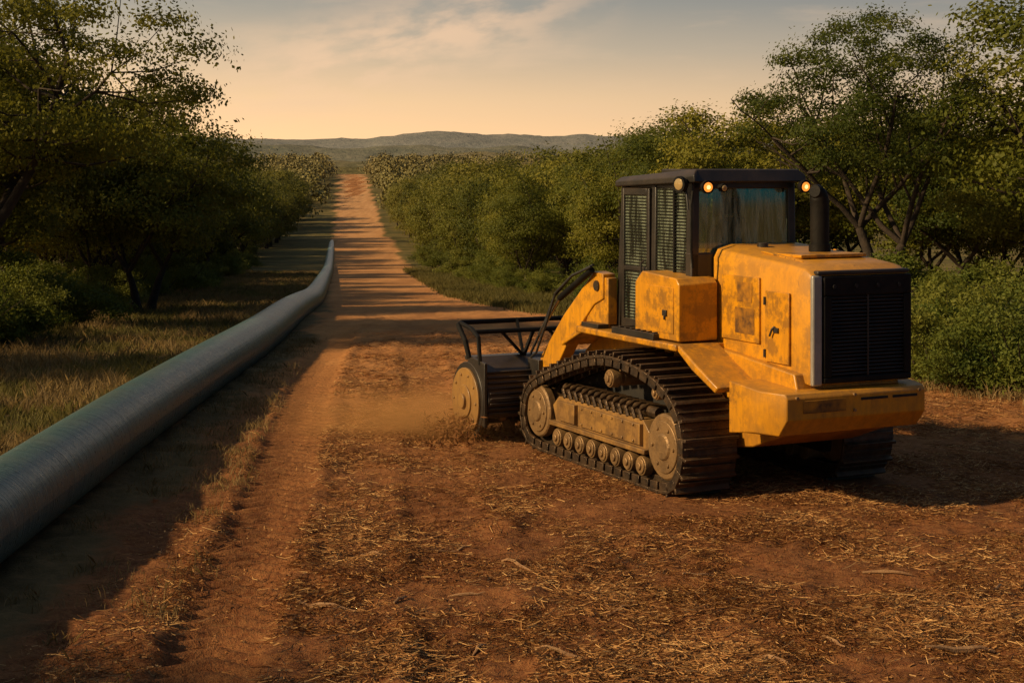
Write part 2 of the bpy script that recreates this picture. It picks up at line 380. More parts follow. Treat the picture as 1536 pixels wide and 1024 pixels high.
def gen_tree(seed,H=6.5,RAD=2.5,K=52,per=580,crad=.85,leaf=.10,multi=1,low=.2,bot=.30,mat=None,mindf=.80,thick=1.0):
    rnd=random.Random(seed);rng=np.random.default_rng(seed)
    tubes=[];nodes=[]
    def br(p,d,L,r,dep):
        pts=[Vector(p)];rad=[r];q=Vector(p);dd=Vector(d).normalized()
        n=5 if dep<2 else 4
        for i in range(n):
            dd=(dd+Vector((rnd.uniform(-1,1),rnd.uniform(-1,1),rnd.uniform(-.5,.65)))*.28).normalized()
            q=q+dd*L/n;pts.append(q.copy());rad.append(r*(1-.5*(i+1)/n))
            if dep>=1: nodes.append((q.copy(),rad[-1]))
            if dep>=1 and dep<2 and i>=1:
                a=rnd.uniform(0,6.28);s=Vector((math.cos(a),math.sin(a),rnd.uniform(.0,.8)))
                br(q,(dd*.7+s*.8),L*rnd.uniform(.42,.62),rad[-1]*.6,dep+1)
        tubes.append((pts,rad,[9,7,6,4][min(dep,3)]))
        if dep==0:
            k=rnd.choice([3,4,4]);a0=rnd.uniform(0,6.28)
            for j in range(k):
                a=a0+j*6.28/k+rnd.uniform(-.4,.4);t=rnd.uniform(.6,1.2)
                br(q,Vector((math.cos(a)*t,math.sin(a)*t,rnd.uniform(.5,1.0))),H*rnd.uniform(.36,.46),rad[-1]*.74,1)
    for s in range(multi):
        a=rnd.uniform(0,6.28)
        br(Vector((math.cos(a)*.12*(multi>1),math.sin(a)*.12*(multi>1),-.25)),Vector((math.cos(a)*.3,math.sin(a)*.3,1)),H*low,H*.030*thick/(multi**.4),0)
    e=np.array([tuple(q) for q,r in nodes]);er=np.array([r for q,r in nodes])
    cx,cy=e[:,0].mean(),e[:,1].mean()
    sx=(RAD*.78)/np.percentile(np.hypot(e[:,0]-cx,e[:,1]-cy),94);sz=(H*.86)/np.percentile(e[:,2],99)
    def tr(p):
        k=min(max(p[2]/(H*.3),0),1);return Vector(((p[0]-cx*k)*(1+(sx-1)*k),(p[1]-cy*k)*(1+(sx-1)*k),p[2]*sz))
    mb=MB()
    for pts,rad,n in tubes: mb.tube([tr(p) for p in pts],rad,n,False)
    E=np.array([tuple(tr(p)) for p in e])
    zc=H*max(.54,bot+.18);zu=H-zc-crad*.55;zd=zc-H*bot
    pick=[];tries=0;md=crad*mindf
    ph=rng.uniform(0,6,4)
    while len(pick)<K and tries<9000:
        tries+=1
        d=rng.normal(size=3);d/=np.linalg.norm(d);r=rng.random()**.42
        az=math.atan2(d[1],d[0])
        lob=1+.16*math.sin(2*az+ph[0])+.12*math.sin(3*az+ph[1]+d[2]*3)
        p=np.array([d[0]*(RAD-crad*.6)*r*lob,d[1]*(RAD-crad*.6)*r*lob,zc+d[2]*r*(zu if d[2]>0 else zd)*(1+.16*math.sin(az*2+ph[2]))])
        if all(np.sum((p-q)**2)>md*md for q in pick): pick.append(p)
    pick=np.array(pick)
    for p in pick:
        dd_=np.sum((E-p)**2,1)+np.where(E[:,2]>p[2]+.1,1.5,0)
        j=int(np.argmin(dd_));a=Vector(E[j]);b=Vector(p);mid=(a+b)/2+Vector((0,0,-.08*(b-a).length))
        r0=min(float(er[j])*.7,.045)
        mb.tube([a,mid,b],[r0,r0*.7,r0*.35],4,False)
    c,n=clumps(pick,per,crad,rng)
    ctr=np.array([0,0,H*.5]);g_=c-ctr;g_/=np.linalg.norm(g_,axis=1,keepdims=True);n=n*.75+g_*.5
    kk=len(pick)
    cr=np.repeat(rng.random(kk),per)*.4+rng.random(kk*per)*.6
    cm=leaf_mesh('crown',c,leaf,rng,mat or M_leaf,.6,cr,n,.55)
    me=bpy.data.meshes.new('trunk');me.from_pydata([tuple(q) for q in mb.v],[],mb.f);me.shade_smooth();me.materials.append(M_bark)
    return me,cm,H
NEAR=[gen_tree(101,6.2,2.6,leaf=.09,per=700),gen_tree(102,6.0,2.8,multi=2,bot=.24,leaf=.09,per=700),gen_tree(103,6.5,2.5,K=44,bot=.34,leaf=.09,per=700),gen_tree(104,5.8,2.7,multi=2,low=.16,bot=.18,leaf=.09,per=700),gen_tree(106,6.0,2.6,low=.16,bot=.24,leaf=.09,per=700)]
FAR=[gen_tree(121,6.0,2.6,36,280,1.0,.15,low=.16,bot=.14),gen_tree(122,6.0,2.8,38,280,1.0,.15,2,.14,.1),gen_tree(123,6.3,2.5,36,280,1.0,.15,low=.16,bot=.18),gen_tree(124,5.8,2.7,38,280,1.0,.15,2,.14,.1)]
HERO=[gen_tree(207,9.0,4.5,125,640,.80,.085,1,.22,.36,mindf=.88,thick=1.15),gen_tree(211,7.4,3.3,84,560,.62,.072,2,.30,.44,mindf=1.05,thick=1.15)]
def gen_shrub(seed,h=1.8,K=26,per=460,leaf=.07):
    rng=np.random.default_rng(seed);rnd=random.Random(seed);mb=MB();cl=[]
    for i in range(10):
        a=rnd.uniform(0,6.28);t=rnd.uniform(.2,1.1)
        p=Vector((0,0,-.1));d=Vector((math.cos(a)*t,math.sin(a)*t,1)).normalized();pts=[p.copy()]
        for k in range(4):
            d=(d+Vector((rnd.uniform(-.2,.2),rnd.uniform(-.2,.2),0))).normalized();p=p+d*h*.24*rnd.uniform(.7,1.1);pts.append(p.copy())
            cl.append(tuple(p))
        mb.tube(pts,[.03,.024,.018,.012,.006],5,False)
    cl=np.array(cl)
    pk=cl[rng.integers(0,len(cl),K)]+rng.normal(size=(K,3))*.14*h
    pk[:,2]=np.clip(pk[:,2],.15*h,h)
    c,n=clumps(pk,per,.24*h,rng,.8,.45)
    c[:,2]=np.abs(c[:,2])
    cm=leaf_mesh('crown',c,leaf,rng,M_leafb,.5,np.repeat(rng.random(K),per)*.5+rng.random(K*per)*.5,n,.7)
    me=bpy.data.meshes.new('stem');me.from_pydata([tuple(q) for q in mb.v],[],mb.f);me.materials.append(M_bark)
    return me,cm,h
SH=[gen_shrub(301),gen_shrub(302,1.5),gen_shrub(303,2.2,30,500,.08)]
rnd=random.Random(5)
def put_tree(var,x,y,height=None,rot=None,sxy=None,label='green leafy tree in dense woodland beside the dirt road',kind='tree',grp=None,name='tree',tn='trunk'):
    tm,cm,h=var
    s=(height/h) if height else rnd.uniform(.85,1.1)
    root=empty(name,(x,y,hz(x,y)-.03))
    root.rotation_euler=(0,0,rnd.uniform(0,6.28) if rot is None else rot)
    q=(sxy if sxy else 1)*s
    root.scale=(q,q,s)
    root['label']=label;root['category']=kind
    if grp: root['group']=grp
    add_obj(tn,tm,None,root);add_obj('crown',cm,None,root)
    return root
put_tree(HERO[0],-10.7,31.5,9.2,2.4,1.0,'large spreading tree with dark arching limbs beside the verge','tree')
put_tree(HERO[1],8.3,36,7.55,1.2,1.0,'tall airy tree with forked trunk behind the yellow machine','tree')
put_tree(NEAR[2],12.0,33.0,8.0,2.2,1.15,'tall leafy tree at the edge of the clearing','tree')
put_tree(NEAR[0],5.2,50,6.6,.4,1.05,'leafy tree with rounded crown beyond the yellow machine','tree')
put_tree(NEAR[1],-10.2,44,6.6,.9,1.05,'dark leafy tree with slim trunk at the verge','tree')
G='trees lining the dirt road'
y=34.0;cntT=0
while y<232:
    st=3.4+.028*y
    for side in (-1,1):
        for k in range(4):
            yy=y+rnd.uniform(-.45,.45)*st
            off=3.1*k+rnd.uniform(-.6,.9)
            if side<0: u=-7.7-off
            else: u=np.interp(yy,[28,36,50,63,300],[12.6,11.6,9.4,7.9,7.5])+off+(rnd.uniform(-.8,.9) if k==0 else 0)
            x=u-.1057*yy
            px=768+2347*x/yy
            if px<-100 or px>1660: continue
            if side<0 and yy<37 and x>-11: continue
            if side<0 and k==0 and rnd.random()<.22: continue
            if side>0 and yy<42 and x<12.4: continue
            if side<0: hgt=np.interp(yy,[30,45,60,80,160,235],[6.6,6.4,6.9,7.5,7.9,6.6])*rnd.uniform(.76,1.12)
            elif yy<58: hgt=rnd.uniform(5.4,6.9)
            else: hgt=np.interp(yy,[58,75,100,160,235],[5.8,6.6,7.8,8.0,6.4])*rnd.uniform(.70,1.12)
            if side>0 and k==0: hgt*=.84
            put_tree((NEAR if yy<64 else FAR)[rnd.randrange(4)],x,yy,hgt,None,rnd.uniform(.82,1.0) if k==0 else rnd.uniform(1.0,1.2),grp=G);cntT+=1
    y+=st
for (x_,y_,h_) in [(-16,18.5,5.6),(-15.0,24,6.0),(-10.5,5.2,6.2),(-6.6,2.4,6.0)]:  # unseen trees, added to shade the left verge and foreground
    put_tree(NEAR[rnd.randrange(5)],x_,y_,h_,None,1.0,grp=G)
print('trees',cntT)
GS='shrubs at the woodland edge'
for i in range(120):
    side=-1 if i%2 else 1
    yy=30+ (rnd.random()**1.3)*100
    if side<0: u=-6.6-rnd.uniform(0,3.0)
    else: u=np.interp(yy,[26,36,50,63,300],[12,10.5,7.8,6.3,5.9])+rnd.uniform(-.3,2.4)
    x=u-.1057*yy;px=768+2347*x/yy
    if px<-60 or px>1600: continue
    put_tree(SH[rnd.randrange(3)],x,yy,rnd.uniform(.8,2.0),None,rnd.uniform(.9,1.3),'leafy green shrub at the foot of the woodland','shrub',GS,'shrub','stem')
for (px_,py_,hh) in [(1400,572,1.35),(1470,582,1.2),(1530,585,1.6),(1440,558,1.7),(1500,560,1.9),(1385,555,1.3),(1560,580,1.4)]:
    d=3.3*2347/(py_-255);x=(px_-768)/2347*d
    put_tree(SH[rnd.randrange(3)],x,d,hh,None,1.1,'bright green bushy shrub at the edge of the clearing','shrub',GS,'shrub','stem')

rng=np.random.default_rng(9)
N=6500
wy=rng.uniform(0,1,N)**.8*480+205
wu=np.where(rng.random(N)<.5,-1,1)*(rng.uniform(0,1,N)**1.5*(60+wy*.36)+6.6)+1
wx=wu-.1057*wy
kp=np.abs(wx+.06*wy)<wy*.40
wx,wy=wx[kp],wy[kp]
hj=rng.uniform(-.8,2.2,len(wx))
pk=np.stack([wx,wy,Hh(wx,wy)+2.0],-1)
pk=np.concatenate([pk+rng.normal(size=pk.shape)*np.array([.7,.7,.4])+np.stack([0*hj,0*hj,hj+.2],-1),pk+rng.normal(size=pk.shape)*np.array([1.2,1.2,.4])-np.array([0,0,.7])])
c,n=clumps(pk,44,1.75,rng,.9)
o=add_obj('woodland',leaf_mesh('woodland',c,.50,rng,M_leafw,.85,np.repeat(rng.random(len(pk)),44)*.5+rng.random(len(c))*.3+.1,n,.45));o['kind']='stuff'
o['label']='distant dense green scrub woodland covering the valley';o['category']='woodland'

# ---------------------------------------------------------------- grass
def blades(name,cx,cy,h,per,mat,spread=.12,seed=1,wid=.006):
    rng=np.random.default_rng(seed);n=len(cx)
    x=np.repeat(cx,per)+rng.normal(size=n*per)*spread;y_=np.repeat(cy,per)+rng.normal(size=n*per)*spread
    z=Hh(x,y_)-.01
    a=rng.uniform(0,6.28,n*per);hh=np.repeat(h,per)*rng.uniform(.5,1.1,n*per)
    lean=rng.uniform(.15,.9,n*per)*hh;la=rng.uniform(0,6.28,n*per)
    b=np.stack([x,y_,z],-1);w=np.stack([np.cos(a),np.sin(a),0*a],-1)*(wid*rng.uniform(.7,1.6,n*per))[:,None]
    ld=np.stack([np.cos(la),np.sin(la),0*la],-1)
    mid=b+ld*(lean*.35)[:,None]+np.stack([0*z,0*z,hh*.6],-1)
    tip=b+ld*lean[:,None]+np.stack([0*z,0*z,hh],-1)
    v=np.stack([b-w,b+w,mid+w*.7,tip,mid-w*.7],1).reshape(-1,3)
    f=np.arange(n*per*5).reshape(-1,5)
    me=np_mesh(name,v,f);attr(me,'rnd',rng.random(len(f)),'FACE');me.materials.append(mat)
    o=add_obj(name,me);o['kind']='stuff';return o
rng=np.random.default_rng(77)
n=9500;gy=18+rng.random(n)**1.5*80;gx=pipe_x(gy)-.6-rng.random(n)**1.1*np.interp(gy,[18,30,90],[5.5,7,6])
k=fbm(gx/1.3,gy/1.3,61,2)>.5
blades('dry_grass',gx[k],gy[k],rng.uniform(.10,.30,k.sum()),14,M_grass,.1,2,.006)
k2=~k
blades('green_grass',gx[k2],gy[k2],rng.uniform(.08,.24,k2.sum()),14,M_grassg,.14,3,.006)
n=1500;gy=9.5+rng.random(n)*24;gx=pipe_x(gy)+.42+rng.random(n)*1.7*np.interp(gy,[9,30],[1.0,.4])
k=(fbm(gx/.5,gy/.5,63,2)>.5)&(rutmask(gx,gy)<.3)
blades('dry_grass',gx[k],gy[k],rng.uniform(.04,.14,k.sum()),12,M_grass,.09,4,.003)
n=7500;gy=20+rng.random(n)**1.3*85;gx=right_edge(gy)-.1057*gy+rng.uniform(-.9,3.0,n)
k=np.abs(gx/gy)<.4
blades('green_grass',gx[k],gy[k],rng.uniform(.10,.32,k.sum()),14,M_grassg,.12,5,.008)
n=1500;gy=20+rng.random(n)*9;gx=right_edge(gy)-.1057*gy+rng.uniform(-2.5,2.0,n)
blades('dry_grass',gx,gy,rng.uniform(.10,.28,n),14,M_grass,.1,6,.005)

# ---------------------------------------------------------------- mulch
def mulch(name,n,y0,y1,lmin,lmax,wmin,wmax,seed,pw=1.6,lift=0,th=.30,slope=3.5):
    rng=np.random.default_rng(seed)
    y_=y0+rng.random(n)**pw*(y1-y0);x=rng.uniform(-.36,.38,n)*y_
    lo=pipe_x(y_)+.9+rng.random(n)**.5*1.2
    dens=fbm(x/.8,y_/.8,91,4)
    k=(x>lo)&(x+.1057*y_<right_edge(y_)+.5)&(rng.random(n)<np.clip((dens-th)*slope,.06,1))&(rng.random(n)>rutmask(x,y_)*.93)
    x=x[k];y_=y_[k];n=len(x);dens=dens[k]
    a=rng.normal(size=n)*1.2+.25+3*vnoise(x/.7,y_/.7,17);L=rng.uniform(lmin,lmax,n)*rng.uniform(.3,1,n);w=rng.uniform(wmin,wmax,n)
    dx=np.cos(a);dy=np.sin(a)
    base=Hh(x,y_)+np.clip(dens-.42,0,.3)*lift*rng.random(n)
    tilt=rng.normal(size=n)*.24
    vs=[]
    curl=rng.uniform(-.2,.2,n)*L
    for s,t in((-.5,-.5),(-.5,.5),(0,.5),(.5,.5),(.5,-.5),(0,-.5)):
        X=x+dx*L*s-dy*w*t;Y=y_+dy*L*s+dx*w*t
        if s==0: X=X-dy*curl;Y=Y+dx*curl
        Z=np.maximum(Hh(X,Y)+.003,base+tilt*L*s+.004)+.004*(t+.5)
        vs.append(np.stack([X,Y,Z],-1))
    v=np.stack(vs,1).reshape(-1,3);b=np.arange(n)*6
    f=np.concatenate([np.stack([b,b+1,b+2,b+5],-1),np.stack([b+5,b+2,b+3,b+4],-1)])
    r=rng.random(n)
    me=np_mesh(name,v,f);attr(me,'rnd',np.concatenate([r,r]),'FACE');me.materials.append(M_straw)
    o=add_obj(name,me);o['kind']='stuff'
mulch('straw_mulch',330000,9.3,34,.03,.20,.0016,.0046,1,1.6,.14)
mulch('wood_chips',210000,9.3,30,.012,.05,.005,.016,2,1.6,.12)
def stick(px_,py_,ang,L,r,lab='pale splintered wood stick lying on red soil'):
    d=3.3*2347/(py_-255);x=(px_-768)/2347*d
    mb=MB();rr=random.Random(int(px_*7+py_))
    pts=[];rad=[]
    for i in range(6):
        s=i/5-.5;X=x+math.cos(ang)*L*s+rr.uniform(-.01,.01);Y=d+math.sin(ang)*L*s+rr.uniform(-.01,.01)
        pts.append(Vector((X-x,Y-d,hz(X,Y)+r*.8+.01*rr.random()-hz(x,d))));rad.append(r*(.35+.9*math.sin(math.pi*(i+.5)/6))*rr.uniform(.8,1.1))
    mb.tube(pts,rad,6)
    o=mb.obj('wood_stick',M_stick,None,0,(x,d,hz(x,d)))
    o['label']=lab;o['category']='stick';o['group']='wood splinters on the clearing'
for a in [(1440,972,.2,.50,.02),(1385,912,-.9,.42,.012),(1160,990,-1.0,.4,.013),(1250,962,-1.1,.25,.012),(775,850,-.9,.4,.013),(600,900,1.2,.22,.012),(680,820,.5,.35,.012),(490,910,-.3,.5,.014),(720,970,1.1,.2,.012),(700,888,.1,.3,.01),(1330,860,-.2,.4,.012),(930,920,.7,.3,.01),(560,830,-.6,.3,.011),(840,980,-.4,.35,.012),(1050,860,.3,.3,.01),(1500,880,1.0,.4,.012)]:
    stick(*a)

# ---------------------------------------------------------------- pipeline
def pipe_mat():
    m,t,b=new_mat('pipe_coating')
    uv=t.node('ShaderNodeUVMap',uv_map='UVMap').outputs[0]
    sx=t.node('ShaderNodeSeparateXYZ',ins={0:uv})
    co=t.node('ShaderNodeTexCoord').outputs['Object']
    hel=t.math('ADD',t.math('MULTIPLY',sx.outputs[0],5.5),sx.outputs[1])
    fr=t.math('FRACT',hel)
    wrapn=t.noise(t.node('ShaderNodeCombineXYZ',ins={0:t.math('MULTIPLY',hel,1.0),1:t.math('MULTIPLY',sx.outputs[1],.7),2:0.0}).outputs[0],5.0,6,.65)
    n=t.noise(co,1.1,6,.6);n2=t.noise(co,14,5,.7)
    c=t.mix(t.ramp(wrapn,[(.35,0.),(.65,1.)]),(.045,.10,.10),(.135,.22,.205))
    c=t.mix(t.ramp(n,[(.45,0.),(.68,.3)]),c,(.20,.16,.10))
    c=t.mix(t.ramp(n2,[(.56,0.),(.7,.6)]),c,(.03,.045,.04))
    setc(t,b,'Base Color',c);setc(t,b,'Roughness',t.math('MULTIPLY_ADD',n2,.3,.16));setc(t,b,'Metallic',.2)
    st=t.ramp(fr,[(0,0.),(.06,1.),(.94,1.),(1,0.)])
    hgt=t.math('ADD',t.math('MULTIPLY',st,.6),t.math('MULTIPLY',wrapn,1.8))
    bp=t.node('ShaderNodeBump',ins={'Strength':1.0,'Distance':.016,'Height':hgt});t.l.new(bp.outputs[0],b.inputs['Normal'])
    return m
PR=.385
yy=np.concatenate([np.arange(4,60,.3),np.arange(60,190,1.0)])
kk=np.hanning(31);kk/=kk.sum()
fy=np.arange(-10,240,.3);fx=np.convolve(np.pad(pipe_x(fy),15,mode='edge'),kk,mode='valid')
fx=np.convolve(np.pad(fx,15,mode='edge'),kk,mode='valid')
fzz=np.interp(fy,_py,_ps)
sink=np.interp(yy,[18,34,50,110,165,190],[0,.12,.22,.44,.67,.95])
px3=np.interp(yy,fy,fx);pz3=np.interp(yy,fy,np.convolve(np.pad(fzz,15,mode='edge'),kk,mode='valid'))+PR-.03-sink
P=np.stack([px3,yy,pz3],-1);T=np.gradient(P,axis=0);T/=np.linalg.norm(T,axis=1,keepdims=True)
up=np.array([0,0,1.]);e1=np.cross(T,up);e1/=np.linalg.norm(e1,axis=1,keepdims=True);e2=np.cross(e1,T)
NS=48;an=np.linspace(0,2*math.pi,NS+1)
arc=np.concatenate([[0],np.cumsum(np.linalg.norm(np.diff(P,axis=0),axis=1))])
PV=(P[:,None,:]+PR*(np.cos(an)[None,:,None]*e1[:,None,:]+np.sin(an)[None,:,None]*e2[:,None,:]))
n0=len(P);pi_=np.arange(n0*(NS+1)).reshape(n0,NS+1)
pf=np.stack([pi_[:-1,:-1],pi_[:-1,1:],pi_[1:,1:],pi_[1:,:-1]],-1).reshape(-1,4)
me=np_mesh('pipeline',PV.reshape(-1,3),pf,True)
uvl=me.uv_layers.new(name='UVMap')
UVv=np.stack([np.repeat(arc,NS+1),np.tile(np.linspace(0,1,NS+1),n0)],-1)
li=np.zeros(len(me.loops),dtype=np.int32);me.loops.foreach_get('vertex_index',li)
uvl.data.foreach_set('uv',UVv[li].ravel().astype(np.float32))
o=add_obj('pipeline',me,pipe_mat())
o['label']='long grey-green wrapped steel pipeline lying along the dirt road';o['category']='pipeline'

# ---------------------------------------------------------------- machine
CX,CY=1.315,1.5
root=empty('tracked_mulcher',(MO[0]+CX*cR[0]+CY*cF[0],MO[1]+CX*cR[1]+CY*cF[1],-.02))
root.rotation_euler=(0,0,TH)
root['label']='dusty yellow tracked forestry mulcher with black cab on red soil';root['category']='tracked mulcher'
OFF=(-CX,-CY,0)
def part(mb,name,mat,parent=None,bevel=0,seg=2):
    if parent is None: return mb.obj(name,mat,root,bevel,OFF,seg)
    return mb.obj(name,mat,parent,bevel,(0,0,0),seg)
m=MB()
m.px([(-1.25,.82),(-1.3,1.05),(-1.2,1.36),(.35,1.5),(2.6,1.46),(3.05,1.15),(3.05,.5),(.3,.42),(-.5,.55)],.70,1.93)
m.box(.2,2.43,.15,2.35,1.46,1.53)
m.px([(.15,1.53),(.15,1.46),(-.12,1.30),(-.55,1.12),(-.60,1.18),(-.16,1.38)],.22,.72)
m.px([(.15,1.53),(.15,1.46),(-.12,1.30),(-.55,1.12),(-.60,1.18),(-.16,1.38)],1.91,2.41)
m.px([(2.35,1.53),(2.9,1.3),(2.9,1.24),(2.35,1.46)],.3,.72)
chassis=part(m,'chassis',M_yel,None,.015)
m=MB();m.box(.2,.7,.6,1.5,1.53,1.60);m.box(.25,.6,1.9,2.3,1.53,1.58)
for i in range(7): m.box(.22,.68,.62+i*.12,.66+i*.12,1.60,1.615)
part(m,'deck_step',M_blk,None,.005)
m=MB()
prof=lambda y0,y1:[(y1,1.25),(y0,1.21),(y0-.03,1.17),(y0-.03,.96),(y0+.10,.80),(y1,.74)]
m.loft([[(.34,y,z) for y,z in prof(-1.12,-.62)],[(.44,y,z) for y,z in prof(-1.42,-.62)],[(2.08,y,z) for y,z in prof(-1.42,-.62)],[(2.18,y,z) for y,z in prof(-1.2,-.62)]])
bump=part(m,'rear_bumper',M_yel,None,.010,2)
m=MB();m.box(.62,1.12,-1.458,-1.44,1.02,1.14);part(m,'grimy_plate',M_grime,bump,.004)
for a,b_ in((1.3,1.62),(1.68,1.98)):
    m=MB();m.box(a,b_,-1.456,-1.44,1.11,1.135);part(m,'bumper_slot',M_dark,bump,0)
for (x_,z_) in ((.55,1.17),(1.22,1.17),(1.22,1.02),(2.0,1.17)):
    m=MB();m.cyl((x_,-1.47,z_),(x_,-1.44,z_),.016,8);part(m,'bolt',M_iron,bump,0)
def hsec(y,xl,xr,zb,zt,c=.17):
    return [(xl,y,zb),(xl,y,zt-c*.8),(xl+c*.28,y,zt-c*.28),(xl+c*1.2,y,zt),(xr-c*1.2,y,zt),(xr-c*.28,y,zt-c*.28),(xr,y,zt-c*.8),(xr,y,zb)]
m=MB();m.loft([hsec(-1.30,.82,2.0,1.25,2.33,.08),hsec(-1.20,.80,2.02,1.27,2.40,.12),hsec(-.8,.79,2.03,1.33,2.45,.16),hsec(.34,.78,2.04,1.5,2.54,.17)])
hood=part(m,'hood',M_yel,None,.010)
m=MB()
m.box(.935,1.99,-1.36,-1.295,1.27,1.33);m.box(.935,1.99,-1.36,-1.295,2.11,2.30)
m.box(.935,1.03,-1.36,-1.295,1.33,2.11);m.box(1.90,1.99,-1.36,-1.295,1.33,2.11)
gr=part(m,'rear_panel',M_exh,None,.012)
m=MB();m.box(.815,.93,-1.345,-1.29,1.25,2.31);part(m,'corner_trim',M_grey,gr,.02,3)
m=MB();m.box(.87,1.97,-1.35,-1.27,2.312,2.352);part(m,'top_trim',M_blk,gr,.012,2)
m=MB();m.box(1.03,1.90,-1.31,-1.302,1.33,2.11)
part(m,'radiator_core',M_dark,gr)
m=MB()
for i in range(22):
    z=1.345+i*.035
    m.obox((1.465,-1.332,z),(1,0,0),(0,.8,-.6),(0,.6,.8),.435,.018,.0035)
m.box(1.455,1.475,-1.35,-1.315,1.33,2.11)
part(m,'grille',M_blk,gr)
for i in range(4):
    m=MB();m.cyl((1.05+i*.26,-1.375,2.2),(1.05+i*.26,-1.355,2.2),.02,10);part(m,'bolt',M_dark,gr)
m=MB();m.box(.765,.79,-1.02,-.62,1.42,2.12);sd=part(m,'side_door',M_yel,hood,.006)
m=MB();m.box(.745,.766,-.86,-.78,1.72,1.77);m.tube([(.755,-.80,1.78),(.735,-.78,1.75),(.735,-.74,1.68)],.012,8);part(m,'handle',M_blk,sd,.004)
for z in (1.5,2.02):
    m=MB();m.cyl((.757,-.625,z-.04),(.757,-.625,z+.04),.014,8);part(m,'hinge',M_blk,sd)
m=MB();m.box(.762,.79,-.52,.16,1.58,2.24);sd2=part(m,'side_panel',M_yel,hood,.006)
m=MB();m.box(.7575,.7635,-.44,-.10,1.66,1.92);part(m,'grimy_patch',M_grime,sd2)
m=MB();m.box(.7575,.7635,-.40,-.14,1.98,2.18);part(m,'grimy_patch',M_grime,sd2)
m=MB();m.box(1.0,1.8,-.9,-.45,2.45,2.482);part(m,'hood_lid',M_yel,hood,.006)
m=MB();m.tube([(1.2,.05,2.50),(1.2,.05,2.56)],.06,16);part(m,'filler_cap',M_blk,hood,.004)
for x_ in (.95,1.85):
    m=MB();m.tube([(x_,-1.0,2.42),(x_,-.3,2.49)],.008,6);part(m,'hood_rail',M_yel,hood)
EX=1.58
m=MB()
m.tube([(EX,-.42,2.42),(EX,-.42,2.56)],.112,20)
m.tube([(EX,-.42,2.54),(EX,-.42,2.92),(EX-.004,-.423,2.98),(EX-.016,-.43,3.035),(EX-.036,-.44,3.075),(EX-.066,-.455,3.10),(EX-.10,-.47,3.105)],[.098,.098,.098,.096,.09,.078,.062],24,caps=True)
part(m,'exhaust_pipe',M_exh,None)
cx0,cx1,cy0,cy1=.52,1.85,.36,1.92
m=MB()
def post(x,y,w,h,x2,y2,z0=1.53,z1=3.22): m.beam((x,y,z0),(x2,y2,z1),w,h,up=(0,1,0))
post(cx0+.04,cy0+.06,.09,.12,cx0+.06,cy0+.06);post(cx1-.04,cy0+.06,.09,.12,cx1-.06,cy0+.06)
post(cx0+.03,cy1,.08,.09,cx0+.06,cy1-.1);post(cx1-.03,cy1,.08,.09,cx1-.06,cy1-.1)
post(cx0+.035,1.16,.07,.09,cx0+.055,1.16)
m.box(cx0,cx1,cy0+.0,cy0+.12,1.53,2.45)
m.box(cx0+.01,cx0+.06,cy0+.12,1.12,1.53,2.2)
m.box(cx1-.06,cx1-.01,cy0+.12,cy1,1.53,2.1)
m.box(cx0+.05,cx1-.05,cy0+.1,cy1-.02,1.53,1.6)
m.box(cx0+.03,cx1-.03,cy0,cy0+.1,3.12,3.22);m.box(cx0+.06,cx1-.06,cy1-.14,cy1-.06,3.08,3.17)
m.box(cx0+.03,cx0+.09,cy0+.1,cy1-.1,3.12,3.2);m.box(cx1-.09,cx1-.03,cy0+.1,cy1-.1,3.12,3.2)
m.box(cx0+.1,cx1-.1,cy1-.02,cy1+.02,1.53,2.0)
cab=part(m,'cab',M_blk,None,.012)
m=MB()
m.loft([[(cx0-.04,cy0-.12,3.19),(cx0-.04,cy0-.12,3.27),(cx0+.02,cy0-.06,3.33),(cx1-.02,cy0-.06,3.33),(cx1+.04,cy0-.12,3.27),(cx1+.04,cy0-.12,3.19)],
        [(cx0-.04,cy1-.0,3.13),(cx0-.04,cy1-.0,3.19),(cx0+.02,cy1-.04,3.24),(cx1-.02,cy1-.04,3.24),(cx1+.04,cy1,3.19),(cx1+.04,cy1,3.13)]])
m.box(cx0+.2,cx1-.2,.7,1.3,3.27,3.33)
roof=part(m,'roof',M_blk,cab,.015,3)
m=MB();m.box(cx0+.1,cx1-.1,cy0+.03,cy0+.04,2.45,3.12);part(m,'rear_window',M_glass,cab)
m=MB();m.box(cx0+.12,cx1-.12,cy1-.06,cy1-.05,2.0,3.08);part(m,'front_window',M_glass,cab)
m=MB();m.box(cx1-.055,cx1-.045,cy0+.12,cy1-.1,2.1,3.12);part(m,'side_window',M_glass,cab)
m=MB();m.box(cx0+.04,cx0+.05,cy0+.14,1.11,2.24,3.12);sw=part(m,'side_window',M_glass,cab)
m=MB()
for i in range(26): m.box(cx0+.018,cx0+.026,cy0+.14,1.11,2.26+i*.034,2.268+i*.034)
m.box(cx0+.012,cx0+.04,.72,.75,2.2,3.12)
part(m,'window_screen',M_exh,sw)
m=MB()
dy0,dy1=1.22,1.84
for a in ((dy0,dy0+.06),(dy1-.06,dy1)): m.box(cx0-.005,cx0+.045,a[0],a[1],1.56,3.12)
m.box(cx0-.005,cx0+.045,dy0+.06,dy1-.06,1.56,1.66);m.box(cx0-.005,cx0+.045,dy0+.06,dy1-.06,3.04,3.12);m.box(cx0-.003,cx0+.04,dy0+.06,dy1-.06,2.2,2.25)
door=part(m,'door',M_blk,cab,.008)
m=MB();m.box(cx0+.02,cx0+.03,dy0+.06,dy1-.06,1.66,3.04);part(m,'door_window',M_glass,door)
m=MB()
for i in range(40): m.box(cx0-.002,cx0+.006,dy0+.06,dy1-.06,1.68+i*.034,1.688+i*.034)
part(m,'window_screen',M_exh,door)
